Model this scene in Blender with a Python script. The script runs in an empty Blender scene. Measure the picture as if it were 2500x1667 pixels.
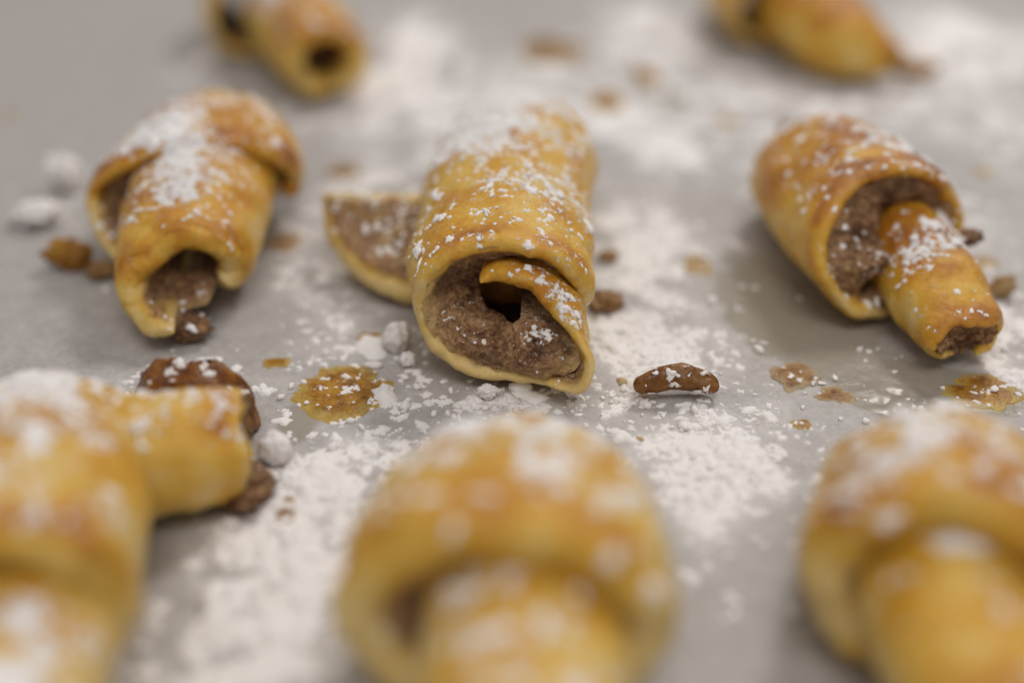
import bpy, bmesh, math, random
import numpy as np
from mathutils import Vector
from mathutils.bvhtree import BVHTree

# ------------------------------------------------------------------ camera, light, exposure
# All lengths below are in centimetres and turned into metres by CM.
CM = 0.01
S = bpy.context.scene
COL = S.collection

cam_d = bpy.data.cameras.new("camera")
cam = bpy.data.objects.new("camera", cam_d)
COL.objects.link(cam)
cam.location = (0, 0, 10.86 * CM)
cam.rotation_euler = (math.radians(60), 0, 0)
cam_d.sensor_width = 36
cam_d.lens = 41.33
cam_d.clip_start = 0.005
cam_d.clip_end = 20
cam_d.dof.use_dof = True
cam_d.dof.focus_distance = 19.9 * CM
cam_d.dof.aperture_fstop = 3.9
cam_d.dof.aperture_blades = 0
S.camera = cam

world = bpy.data.worlds.new("World")
S.world = world
world.use_nodes = True
bg = world.node_tree.nodes["Background"]
bg.inputs[0].default_value = (1.0, 0.965, 0.94, 1)
bg.inputs[1].default_value = 0.36


def area(name, loc, target, size, power, color):
    d = bpy.data.lights.new(name, 'AREA')
    d.shape = 'RECTANGLE'
    d.size, d.size_y = size
    d.energy = power
    d.color = color
    o = bpy.data.objects.new(name, d)
    COL.objects.link(o)
    o.location = loc
    o.rotation_euler = (Vector(target) - Vector(loc)).to_track_quat('-Z', 'Y').to_euler()
    return o


area("kitchen_lamp", (0.40, 0.90, 0.90), (0, 0.2, 0), (0.24, 0.18), 5.4, (1.0, 0.955, 0.915))
area("front_fill_light", (0.05, -0.30, 1.15), (0, 0.2, 0), (0.7, 0.5), 5.0, (1.0, 0.96, 0.925))  # soft fill added behind the camera to brighten the pastries' front faces

S.view_settings.view_transform = 'Standard'
S.view_settings.look = 'None'
S.view_settings.gamma = 1
S.view_settings.exposure = 0
S.view_settings.use_curve_mapping = False
S.cycles.use_denoising = True
S.cycles.max_bounces = 5
S.cycles.adaptive_threshold = 0.025

# ------------------------------------------------------------------ noise and small maths
_R = np.random.RandomState(7)
_G = _R.normal(size=(1024, 3))
_G /= np.linalg.norm(_G, axis=1)[:, None]


def noise3(p, seed=0):
    p = np.asarray(p, float)
    i = np.floor(p).astype(np.int64)
    f = p - i
    u = f * f * f * (f * (f * 6 - 15) + 10)
    out = np.zeros(p.shape[:-1])
    for dx in (0, 1):
        for dy in (0, 1):
            for dz in (0, 1):
                h = ((i[..., 0] + dx) * 73856093) ^ ((i[..., 1] + dy) * 19349663) ^ ((i[..., 2] + dz) * 83492791) ^ (seed * 2654435 + 977)
                h = (h ^ (h >> 13)) * 1274126177
                h = (h ^ (h >> 16)) & 1023
                g = _G[h]
                d = g[..., 0] * (f[..., 0] - dx) + g[..., 1] * (f[..., 1] - dy) + g[..., 2] * (f[..., 2] - dz)
                w = (u[..., 0] if dx else 1 - u[..., 0]) * (u[..., 1] if dy else 1 - u[..., 1]) * (u[..., 2] if dz else 1 - u[..., 2])
                out += w * d
    return out * 1.6


def fbm(p, octaves=3, seed=0):
    a, s, out = 1.0, 1.0, 0
    for k in range(octaves):
        out = out + a * noise3(np.asarray(p) * s, seed + k * 17)
        a *= 0.5
        s *= 2.03
    return out


def sstep(a, b, x):
    t = np.clip((x - a) / (b - a), 0, 1)
    return t * t * (3 - 2 * t)


def xyz(x, y, z=0.0):
    return np.stack([x, y, np.broadcast_to(z, x.shape)], -1)


def smooth_interp(xs, ys, x):
    """monotone-ish cubic (Catmull-Rom) through keys, straight beyond the ends"""
    xs = np.asarray(xs, float)
    ys = np.asarray(ys, float)
    m = np.gradient(ys, xs, axis=0) if len(xs) > 2 else np.broadcast_to((ys[1] - ys[0]) / (xs[1] - xs[0]), ys.shape)
    k = np.clip(np.searchsorted(xs, x) - 1, 0, len(xs) - 2)
    h = xs[k + 1] - xs[k]
    t = (x - xs[k]) / h
    tc = np.clip(t, 0, 1)
    if ys.ndim == 2:
        tc, h, e = tc[..., None], h[..., None], (t - np.clip(t, 0, 1))[..., None] * h[..., None]
    else:
        e = (t - tc) * h
    r = (2 * tc**3 - 3 * tc**2 + 1) * ys[k] + (tc**3 - 2 * tc**2 + tc) * h * m[k] + (-2 * tc**3 + 3 * tc**2) * ys[k + 1] + (tc**3 - tc**2) * h * m[k + 1]
    mm = np.where((t > 1)[..., None] if ys.ndim == 2 else t > 1, m[k + 1], m[k])
    return r + e * mm


# ------------------------------------------------------------------ mesh helpers
def mesh_obj(name, V, F, mat, parent=None, base=(0, 0, 0), attrs=None, smooth=True):
    """V in cm, world place; base in cm is the origin of the thing"""
    V = np.asarray(V, float)
    me = bpy.data.meshes.new(name)
    L = (V - np.asarray(base, float)) * CM
    F = np.asarray(F)
    n, k = F.shape
    me.vertices.add(len(L))
    me.vertices.foreach_set("co", L.astype(np.float32).ravel())
    me.loops.add(n * k)
    me.loops.foreach_set("vertex_index", F.astype(np.int32).ravel())
    me.polygons.add(n)
    me.polygons.foreach_set("loop_start", np.arange(0, n * k, k, dtype=np.int32))
    if smooth:
        me.polygons.foreach_set("use_smooth", np.ones(n, bool))
    for an, av in (attrs or {}).items():
        a = me.attributes.new(an, 'FLOAT', 'POINT')
        a.data.foreach_set("value", np.asarray(av, np.float32).ravel())
    me.update()
    me.validate()
    me.materials.append(mat)
    o = bpy.data.objects.new(name, me)
    COL.objects.link(o)
    if parent is None:
        o.location = Vector(base) * CM
    else:
        o.parent = parent
    return o


def tag(o, label=None, cat=None, group=None, kind=None):
    if label: o["label"] = label
    if cat: o["category"] = cat
    if group: o["group"] = group
    if kind: o["kind"] = kind
    return o


def grid_faces(nu, nv):
    i, j = np.meshgrid(np.arange(nu - 1), np.arange(nv - 1), indexing='ij')
    a = (i * nv + j).ravel()
    return np.stack([a, a + nv, a + nv + 1, a + 1], 1)


def vnormals(M):
    du = np.gradient(M, axis=0)
    dv = np.gradient(M, axis=1)
    n = np.cross(du, dv)
    return n / (np.linalg.norm(n, axis=-1, keepdims=True) + 1e-9)


def edge_dist(M):
    du = np.linalg.norm(np.diff(M, axis=0), axis=-1)
    cu = np.concatenate([np.zeros((1, M.shape[1])), np.cumsum(du, 0)], 0)
    dv = np.linalg.norm(np.diff(M, axis=1), axis=-1)
    cv = np.concatenate([np.zeros((M.shape[0], 1)), np.cumsum(dv, 1)], 1)
    return cu, cu[-1:] - cu, cv, cv[:, -1:] - cv


def prof(d, e):
    x = np.clip(d / e, 0, 1)
    return np.sqrt(np.clip(1 - (1 - x)**2, 0, 1))


class Pastry:
    """collects the parts of one rolled pastry, then dusts it with sugar"""

    def __init__(self, label, base, sugar, blobs, seed, brown=0.0, clumps=900, big=1.0):
        self.base = (base[0], base[1], 0.0)
        self.root = bpy.data.objects.new("rolled_pastry", None)
        COL.objects.link(self.root)
        self.root.location = Vector(self.base) * CM
        self.root.empty_display_size = 0.01
        tag(self.root, label, "pastry", "rolled pastries baked on the parchment")
        self.sugar, self.blobs, self.seed, self.brown = sugar, blobs, seed, brown
        self.clumps, self.big = clumps, big
        self.V, self.F, self.n = [], [], 0

    def density(self, P):
        d = np.full(P.shape[:-1], self.sugar)
        for (x, y, r, a) in self.blobs:
            d = d + a * np.exp(-((P[..., 0] - x)**2 + (P[..., 1] - y)**2) / (r * r))
        d = d + 0.30 * noise3(P * 1.1, self.seed + 5) + 0.12 * noise3(P * 2.7, self.seed + 6)
        return np.clip(d, 0, 1)

    def keep(self, V, F):
        self.V.append(V)
        self.F.append(F + self.n)
        self.n += len(V)

    def solid(self, name, M, T, mat, flip=False, thin=None, lump=0.085, edge_brown=0.30, inner_from=0.10, e=None, pale=0.0):
        nu, nv = M.shape[:2]
        N = vnormals(M)
        if flip:
            N = -N
        sd = self.seed
        M = M + N * (lump * fbm(M * 0.8, 2, sd)[..., None] + 0.35 * lump * fbm(M * 2.6, 2, sd + 3)[..., None])
        c0, c1, c2, c3 = edge_dist(M)
        e = e or T * 1.15
        d = np.minimum(np.minimum(c0, c1), np.minimum(c2, c3))
        h = T * 0.5 * prof(np.minimum(c0, c1), e) * prof(np.minimum(c2, c3), e)
        h = h * (1 + 0.18 * noise3(M * 1.3, sd + 9))
        if thin is not None:
            h = h * thin
        N = vnormals(M) * (-1 if flip else 1)
        A = M + N * h[..., None]
        B = M - N * h[..., None]
        A = A + N * (0.008 * noise3(A * 7.0, sd + 2) + 0.004 * noise3(A * 17.0, sd + 4))[..., None] * prof(d, e)[..., None]
        B = B - N * (0.035 * fbm(B * 4.5, 3, sd + 8))[..., None] * prof(d, e)[..., None]
        for Q in (A, B):
            Q[..., 2] = np.maximum(Q[..., 2], 0.025)
        inside = np.zeros((nu, nv), bool)
        inside[1:-1, 1:-1] = True
        idx_in = np.full((nu, nv), -1)
        idx_out = np.arange(nu * nv).reshape(nu, nv)
        idx_in[inside] = nu * nv + np.arange(inside.sum())
        idx_in[~inside] = idx_out[~inside]
        V = np.concatenate([A.reshape(-1, 3), B[inside]])
        fo = grid_faces(nu, nv)
        fi = idx_in.ravel()[fo][:, ::-1]
        F = np.concatenate([fo, fi])
        if flip:
            F = F[:, ::-1]
        # how baked, how filled, how sugared each point is
        nz = N[..., 2]
        zed = np.clip(A[..., 2] / 2.6, 0, 1)
        br = 0.09 + 0.42 * sstep(-0.1, 0.9, nz) * (0.4 + 0.6 * zed) + 0.26 * fbm(A * 0.9, 3, sd + 11) + self.brown - pale - 0.12 * np.exp(-d / 0.10)
        ed = np.exp(-((d - 0.34) / 0.22)**2)
        br = br + edge_brown * ed * (0.6 + 0.6 * noise3(A * 1.2, sd + 12))
        inn_a = np.zeros((nu, nv))
        wob = 0.10 * noise3(A * 2.5, sd + 13)
        inn_b = sstep(inner_from - 0.06, inner_from + 0.22, d + wob)
        sg_a = self.density(A) * sstep(0.0, 0.55, nz)
        sg_b = 0.55 * self.density(B) * sstep(0.1, 0.6, -nz)
        cat = lambda a, b: np.concatenate([a.ravel(), b[inside]])
        attrs = {"brown": cat(br, br), "inner": cat(inn_a, inn_b), "sugar": cat(sg_a, sg_b)}
        o = mesh_obj(name, V, F, mat, self.root, self.base, attrs)
        self.keep(V, F)
        return o

    def axis(self, pts, a, b):
        P = np.asarray(pts, float)
        L = np.concatenate([[0], np.cumsum(np.linalg.norm(np.diff(P, axis=0), axis=1))])
        return dict(P=P, L=L, a=np.asarray(a, float), b=np.asarray(b, float))

    def frame(self, ax, s):
        C = smooth_interp(ax["L"], ax["P"], s)
        T = smooth_interp(ax["L"], ax["P"], s + 0.05) - smooth_interp(ax["L"], ax["P"], s - 0.05)
        T = T / np.linalg.norm(T, axis=-1, keepdims=True)
        N = np.cross(np.broadcast_to([0, 0, 1.0], T.shape), T)
        N = N / np.linalg.norm(N, axis=-1, keepdims=True)
        B = np.cross(T, N)
        a = np.maximum(smooth_interp(ax["L"], ax["a"], s), 0.05)
        b = np.maximum(smooth_interp(ax["L"], ax["b"], s), 0.05)
        return C, N, B, a, b

    def roll(self, name, ax, keys, mat, T=0.34, nu=90, nv=150, clus=0.8, **kw):
        """a sheet of dough wound about an axis. keys: (angle, radius factor, reach at front, flare[, reach at back])"""
        K = np.asarray([tuple(k) + (0.0,) * (5 - len(k)) for k in keys], float)
        u = np.linspace(0, 1, nu)
        v = np.linspace(0, 1, nv)
        u = u - clus * np.sin(2 * np.pi * u) / (2 * np.pi)
        v = v - clus * 0.9 * np.sin(2 * np.pi * v) / (2 * np.pi)
        U, W = np.meshgrid(u, v, indexing='ij')
        th = K[0, 0] + (K[-1, 0] - K[0, 0]) * W
        g = smooth_interp(K[:, 0], K[:, 1], th)
        ex = smooth_interp(K[:, 0], K[:, 2], th)
        fl = smooth_interp(K[:, 0], K[:, 3], th)
        eb = smooth_interp(K[:, 0], K[:, 4], th)
        wob = 0.17 * noise3(np.stack([np.cos(np.radians(th)) * 1.5, np.sin(np.radians(th)) * 1.5, th * 0.004], -1), self.seed + 21)
        wob = wob + 0.035 * noise3(np.stack([np.cos(np.radians(th)) * 7, np.sin(np.radians(th)) * 7, th * 0.01], -1), self.seed + 22)
        L = ax["L"][-1]
        s = eb + (L + ex + wob - eb) * U
        C, N, B, a, b = self.frame(ax, s)
        g = g + fl * U**5
        t = np.radians(th)
        M = C + N * (a * g * np.cos(t))[..., None] + B * (b * g * np.sin(t))[..., None]
        z = M[..., 2] - T * 0.5
        M[..., 2] = 0.5 * (z + np.sqrt(z * z + 0.03)) + T * 0.5 - 0.03
        thin = 1 - 0.5 * np.clip(fl / 0.2, 0, 1) * U**3
        return self.solid(name, M, T, mat, flip=True, thin=thin, **kw)

    def filling(self, ax, keys, mat, r0=0.25, r1=0.95, back=0.10, dish=0.5, nu=44, nv=130, name="filling", rimmed=1.0, bulge=0.0, cap=0.42, pit=None):
        K = np.asarray(keys, float)
        u = np.linspace(0, 1, nu)
        v = np.linspace(0, 1, nv)
        U, W = np.meshgrid(u, v, indexing='ij')
        th = -90 + 360 * W
        ang = np.clip(np.where(th < K[0, 0], th + 360, th), K[0, 0], K[-1, 0])
        ex = smooth_interp(K[:, 0], K[:, 2], ang)
        ex = np.minimum(ex, cap)
        gf = 1.0
        if K.shape[1] > 3:
            gf = smooth_interp(K[:, 0], K[:, 1] + 0.6 * K[:, 3], ang)
        rho = r0 + (r1 * gf - r0) * U
        s = ax["L"][-1] + ex - back - dish * (1 - U)**0.8 + bulge * np.sin(np.pi * U) * sstep(0.3, -0.8, np.sin(np.radians(th)))
        C, N, B, a, b = self.frame(ax, s)
        t = np.radians(th)
        M = C + N * (a * rho * np.cos(t))[..., None] + B * (b * rho * np.sin(t))[..., None]
        n = noise3(M * 2.6, self.seed + 31) * 0.12 + fbm(M * 7, 3, self.seed + 33) * 0.06
        T3 = np.cross(N, B)
        M = M + T3 * n[..., None]
        if pit:
            d2 = ((M - np.asarray(pit[:3]))**2).sum(-1)
            M = M - T3 * (pit[4] * np.exp(-(d2 / pit[3]**2)**2))[..., None]
        M[..., 2] = np.maximum(M[..., 2], 0.06)
        V = M.reshape(-1, 3)
        F = grid_faces(nu, nv)
        o = mesh_obj(name, V, F, mat, self.root, self.base, {"sugar": (self.density(M) * 0.85 * sstep(0.6, -0.2, np.sin(np.radians(th)))).ravel(), "rim": (U * rimmed).ravel()})
        self.keep(V, F)
        return o

    def blob(self, name, c, r, mat, rot=0.0, lump=0.18, freq=1.6, sub=4, keep=True, sugar=None):
        V, F = ico(sub)
        n = fbm(V * freq + np.asarray(c), 3, self.seed + 41)
        V = V * (1 + lump * n)[:, None] * np.asarray(r)
        ca, sa = math.cos(rot), math.sin(rot)
        V = np.stack([V[:, 0] * ca - V[:, 1] * sa, V[:, 0] * sa + V[:, 1] * ca, V[:, 2]], 1) + np.asarray(c)
        V[:, 2] = np.maximum(V[:, 2], 0.02)
        at = {"sugar": np.full(len(V), self.sugar * 0.6 if sugar is None else sugar), "rim": np.zeros(len(V)), "brown": np.full(len(V), 0.75), "inner": np.zeros(len(V))}
        o = mesh_obj(name, V, F, mat, self.root, self.base, at)
        if keep:
            self.keep(V, F)
        return o

    def dust(self, mat):
        V = np.concatenate(self.V)
        polys = []
        for f in self.F:
            polys.extend(map(tuple, f.tolist()))
        bvh = BVHTree.FromPolygons([tuple(v) for v in V.tolist()], polys)
        lo, hi = V.min(0), V.max(0)
        rng = np.random.RandomState(self.seed + 100)
        P, Nn = [], []
        tries = rng.uniform(lo[:2], hi[:2], (self.clumps * 6, 2))
        for x, y in tries:
            loc, n, _, _ = bvh.ray_cast(Vector((x, y, hi[2] + 1)), Vector((0, 0, -1)))
            if loc is None or abs(n.z) < 0.22 or loc.z < 0.12:
                continue
            P.append(loc[:])
            Nn.append((n if n.z > 0 else -n)[:])
        P, Nn = np.array(P), np.array(Nn)
        acc = rng.uniform(0, 1, len(P)) < (self.density(P)**1.6) * sstep(0.2, 0.75, Nn[:, 2])
        P, Nn = P[acc][:self.clumps], Nn[acc][:self.clumps]
        V, F = clump_mesh(P, Nn, rng, 0.0215 * self.big, self.density(P), flat=0.5, sig=0.52)
        o = mesh_obj("sugar_dusting", V, F, mat, self.root, self.base)
        o["kind"] = "stuff"
        return o


_ICO = {}


def ico(sub):
    if sub not in _ICO:
        bm = bmesh.new()
        bmesh.ops.create_icosphere(bm, subdivisions=sub, radius=1)
        V = np.array([v.co[:] for v in bm.verts])
        F = np.array([[v.index for v in f.verts] for f in bm.faces])
        bm.free()
        _ICO[sub] = (V, F)
    return _ICO[sub]


def flake(q, nr=4, nt_=16):
    """thin irregular cake of powder, unit radius, lying on z = 0"""
    th = np.linspace(0, 2 * np.pi, nt_, endpoint=False)
    c = np.stack([np.cos(th), np.sin(th), np.full(nt_, q * 5.3)], -1)
    out = np.clip(1 + 0.75 * fbm(c * 1.5, 2, q), 0.35, 1.8)
    V = [np.array([[0, 0, 0.42]])]
    for k in range(1, nr + 1):
        rho = k / nr
        z = 0.42 * (1 - rho**2.6) + 0.16 * noise3(np.stack([np.cos(th) * rho * 3, np.sin(th) * rho * 3, np.full(nt_, q * 2.0)], -1), q) * (rho < 1)
        V.append(np.stack([rho * out * np.cos(th), rho * out * np.sin(th), z - (0.15 if k == nr else 0)], 1))
    F = []
    for j in range(nt_):
        j2 = (j + 1) % nt_
        F.append([0, 1 + j, 1 + j2])
        for k in range(nr - 1):
            a0, b0 = 1 + k * nt_, 1 + (k + 1) * nt_
            F.append([a0 + j, b0 + j, b0 + j2])
            F.append([a0 + j, b0 + j2, a0 + j2])
    return np.concatenate(V), np.array(F)


_VAR = {}


def clump_mesh(P, Nn, rng, r_med, dens, spread=2.2, flat=0.62, maxk=5, sig=0.55):
    """crumbly sugar: every point gets one flake or a few small lumpy grains lying on the surface"""
    if not _VAR:
        for s in (1, 2):
            V, F = ico(s)
            _VAR[s] = [(V * (1 + (0.34 if s == 2 else 0.25) * fbm(V * 1.7 + q * 9.1, 2, q)[:, None]), F) for q in range(9)]
        _VAR[3] = [flake(q) for q in range(14)]
    Vs, Fs, n0 = [], [], 0
    for p, n, d in zip(P, Nn, dens):
        k = min(1 + int(rng.exponential(0.7 + 1.3 * d)), maxk)
        R = r_med * math.exp(rng.normal(0, sig))
        n = Vector(n)
        t1 = n.orthogonal().normalized()
        t2 = n.cross(t1)
        B = np.array([t1[:], t2[:], n[:]])
        for q in range(k):
            r = R * (rng.uniform(0.8, 1.3) if q == 0 else rng.uniform(0.3, 0.8))
            off = rng.normal(0, R * spread * 0.7, 2) if q else np.zeros(2)
            cake = r > 0.024 and rng.rand() < 0.72
            L = _VAR[3 if cake else (2 if r > 0.03 else 1)]
            V, F = L[rng.randint(len(L))]
            a = rng.uniform(0, 6.28)
            ca, sa = math.cos(a), math.sin(a)
            sc = np.array([rng.uniform(0.9, 1.7), rng.uniform(0.7, 1.1), rng.uniform(0.6, 1.1) if cake else flat])
            W = V * sc * r * (1.25 if cake else 0.8)
            W = np.stack([W[:, 0] * ca - W[:, 1] * sa, W[:, 0] * sa + W[:, 1] * ca, W[:, 2] + (0 if cake else r * flat * 0.35)], 1)
            W[:, 0] += off[0]
            W[:, 1] += off[1]
            Vs.append(W @ B + np.asarray(p))
            Fs.append(F + n0)
            n0 += len(V)
    return np.concatenate(Vs), np.concatenate(Fs)


# ------------------------------------------------------------------ materials
def material(name):
    m = bpy.data.materials.new(name)
    m.use_nodes = True
    nt = m.node_tree
    bs = nt.nodes["Principled BSDF"]
    return m, nt, bs


class N:
    """short-hand for building node graphs"""

    def __init__(self, nt):
        self.nt = nt
        self.pos = nt.nodes.new("ShaderNodeNewGeometry").outputs["Position"]

    def attr(self, name):
        n = self.nt.nodes.new("ShaderNodeAttribute")
        n.attribute_name = name
        return n.outputs["Fac"]

    def _in(self, sock, v):
        if isinstance(v, bpy.types.NodeSocket):
            self.nt.links.new(v, sock)
        else:
            sock.default_value = v

    def noise(self, per_cm, detail=3, rough=0.55, dist=0.0):
        n = self.nt.nodes.new("ShaderNodeTexNoise")
        self.nt.links.new(self.pos, n.inputs["Vector"])
        n.inputs["Scale"].default_value = per_cm * 100
        n.inputs["Detail"].default_value = detail
        n.inputs["Roughness"].default_value = rough
        n.inputs["Distortion"].default_value = dist
        return n.outputs["Fac"]

    def voronoi(self, per_cm, feature='F1', out="Distance"):
        n = self.nt.nodes.new("ShaderNodeTexVoronoi")
        n.feature = feature
        self.nt.links.new(self.pos, n.inputs["Vector"])
        n.inputs["Scale"].default_value = per_cm * 100
        return n.outputs[out]

    def math(self, op, a, b=0.0, c=0.0, clamp=False):
        n = self.nt.nodes.new("ShaderNodeMath")
        n.operation = op
        n.use_clamp = clamp
        self._in(n.inputs[0], a)
        self._in(n.inputs[1], b)
        self._in(n.inputs[2], c)
        return n.outputs[0]

    def range(self, v, a, b, c=0.0, d=1.0, smooth=True):
        n = self.nt.nodes.new("ShaderNodeMapRange")
        n.interpolation_type = 'SMOOTHSTEP' if smooth else 'LINEAR'
        self._in(n.inputs[0], v)
        for k, q in enumerate((a, b, c, d)):
            self._in(n.inputs[k + 1], q)
        return n.outputs[0]

    def ramp(self, v, stops):
        n = self.nt.nodes.new("ShaderNodeValToRGB")
        self.nt.links.new(v, n.inputs[0])
        el = n.color_ramp.elements
        while len(el) < len(stops):
            el.new(0.5)
        for e, (p, c) in zip(el, stops):
            e.position = p
            e.color = (*c, 1)
        return n.outputs[0]

    def mix(self, f, a, b):
        n = self.nt.nodes.new("ShaderNodeMix")
        n.data_type = 'RGBA'
        self._in(n.inputs["Factor"], f)
        for key, v in (("A", a), ("B", b)):
            s = [q for q in n.inputs if q.name == key and q.type == 'RGBA'][0]
            self._in(s, (*v, 1) if isinstance(v, tuple) else v)
        return [q for q in n.outputs if q.type == 'RGBA'][0]

    def bump(self, h, strength, dist, normal=None):
        n = self.nt.nodes.new("ShaderNodeBump")
        self._in(n.inputs["Height"], h)
        n.inputs["Strength"].default_value = strength
        n.inputs["Distance"].default_value = dist * CM
        if normal:
            self.nt.links.new(normal, n.inputs["Normal"])
        return n.outputs[0]


SUGAR = (0.89, 0.86, 0.845)


def sugar_film(n, amount, per_cm=6.5):
    """patchy powder film: covers where a noise lies below the local amount of sugar"""
    f = n.noise(per_cm, 4, 0.62)
    f2 = n.noise(per_cm * 3.3, 2, 0.6)
    f = n.math('ADD', n.math('MULTIPLY', f, 0.75), n.math('MULTIPLY', f2, 0.25))
    thr = n.range(amount, 0.0, 1.0, 0.71, 0.37, smooth=False)
    return n.range(n.math('SUBTRACT', f, thr), 0.0, 0.035)


def make_dough():
    m, nt, bs = material("baked_dough")
    n = N(nt)
    L = nt.links
    brown = n.attr("brown")
    inner = n.attr("inner")
    sug = n.attr("sugar")
    v = n.math('ADD', brown, n.math('MULTIPLY', n.math('SUBTRACT', n.noise(1.5, 5, 0.66), 0.5), 0.95))
    v = n.math('ADD', v, n.math('MULTIPLY', n.math('SUBTRACT', n.noise(8, 4, 0.66), 0.5), 0.38))
    col = n.ramp(v, [(0.05, (0.76, 0.57, 0.235)), (0.28, (0.73, 0.47, 0.090)), (0.50, (0.66, 0.345, 0.028)), (0.74, (0.50, 0.20, 0.016)), (0.98, (0.27, 0.08, 0.010))])
    # cinnamon side
    gr = n.math('ADD', n.math('MULTIPLY', n.noise(12, 5, 0.75), 0.85), n.math('MULTIPLY', n.voronoi(18, 'F1', 'Color'), 0.15))
    cin = n.ramp(gr, [(0.34, (0.09, 0.04, 0.02)), (0.50, (0.31, 0.17, 0.085)), (0.64, (0.56, 0.37, 0.20))])
    infac = n.math('MULTIPLY', inner, n.range(n.noise(2.2, 3), 0.25, 0.55, 0.55, 1.0), clamp=True)
    col = n.mix(infac, col, cin)
    # cinnamon specks
    sp = n.math('LESS_THAN', n.voronoi(13), n.range(n.noise(2.0, 2), 0.45, 0.75, 0.05, 0.20))
    sp = n.math('MULTIPLY', sp, 0.75)
    col = n.mix(sp, col, (0.11, 0.05, 0.02))
    film = sugar_film(n, sug)
    col = n.mix(film, col, SUGAR)
    L.new(col, bs.inputs["Base Color"])
    rough = n.range(n.noise(3.0, 3), 0.3, 0.7, 0.24, 0.48)
    rough = n.math('MAXIMUM', rough, n.math('MULTIPLY', infac, 0.62))
    rough = n.math('MAXIMUM', rough, film)
    L.new(rough, bs.inputs["Roughness"])
    bs.inputs["Specular IOR Level"].default_value = 0.3
    wash = n.math('MULTIPLY', n.math('SUBTRACT', 1.0, film), n.math('SUBTRACT', 1.0, infac), clamp=True)
    L.new(n.math('MULTIPLY', wash, n.range(n.noise(1.8, 3), 0.4, 0.6, 0.05, 0.32)), bs.inputs["Coat Weight"])
    bs.inputs["Coat Roughness"].default_value = 0.16
    bs.inputs["Subsurface Weight"].default_value = 0.22
    bs.inputs["Subsurface Radius"].default_value = (1.0, 0.55, 0.2)
    bs.inputs["Subsurface Scale"].default_value = 0.12 * CM
    h = n.math('ADD', n.math('MULTIPLY', n.noise(5, 4, 0.6), 1.0), n.math('MULTIPLY', n.noise(24, 4, 0.7), 0.5))
    h = n.math('ADD', h, n.math('MULTIPLY', n.math('MULTIPLY', gr, infac), 1.2))
    h = n.math('ADD', h, n.math('MULTIPLY', film, n.math('ADD', 0.5, n.noise(18, 3, 0.7))))
    nb = n.bump(h, 0.8, 0.045)
    L.new(nb, bs.inputs["Normal"])
    L.new(nb, bs.inputs["Coat Normal"])
    return m


def make_filling():
    m, nt, bs = material("cinnamon_filling")
    n = N(nt)
    L = nt.links
    gr = n.noise(11, 4, 0.66)
    big = n.noise(1.5, 3, 0.6)
    cell = n.voronoi(17, 'F1', "Color")
    v = n.math('ADD', n.math('MULTIPLY', gr, 0.48), n.math('MULTIPLY', big, 0.56))
    v = n.math('ADD', v, n.math('MULTIPLY', n.math('SUBTRACT', cell, 0.5), 0.11))
    col = n.ramp(v, [(0.38, (0.040, 0.016, 0.009)), (0.47, (0.16, 0.072, 0.032)), (0.56, (0.34, 0.18, 0.080)), (0.68, (0.60, 0.39, 0.20))])
    rf = n.range(n.math('ADD', n.attr("rim"), n.math('MULTIPLY', n.math('SUBTRACT', n.noise(3.0, 4, 0.7), 0.5), 0.5)), 0.30, 0.95, 0.0, 1.0)
    col = n.mix(n.math('MULTIPLY', rf, 0.6), col, (0.50, 0.30, 0.15))
    rf2 = n.range(rf, 0.75, 1.0, 0.0, 0.75)
    col = n.mix(rf2, col, (0.64, 0.45, 0.20))
    sp = n.math('LESS_THAN', n.voronoi(12), n.range(n.noise(2.0, 2), 0.45, 0.7, 0.08, 0.26))
    col = n.mix(n.math('MULTIPLY', sp, 0.75), col, (0.07, 0.03, 0.014))
    film = sugar_film(n, n.attr("sugar"), 9)
    col = n.mix(film, col, SUGAR)
    L.new(col, bs.inputs["Base Color"])
    L.new(n.math('MAXIMUM', n.range(big, 0.35, 0.65, 0.30, 0.75), film), bs.inputs["Roughness"])
    h = n.math('ADD', gr, n.math('MULTIPLY', cell, 0.35))
    L.new(n.bump(h, 1.0, 0.09), bs.inputs["Normal"])
    return m


def make_sugar():
    m, nt, bs = material("powdered_sugar")
    n = N(nt)
    L = nt.links
    v = n.noise(9, 3)
    L.new(n.ramp(v, [(0.3, (0.86, 0.825, 0.81)), (0.7, (0.92, 0.895, 0.885))]), bs.inputs["Base Color"])
    bs.inputs["Roughness"].default_value = 0.95
    bs.inputs["Specular IOR Level"].default_value = 0.15
    L.new(n.bump(n.noise(45, 3, 0.7), 0.6, 0.02), bs.inputs["Normal"])
    return m


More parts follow.
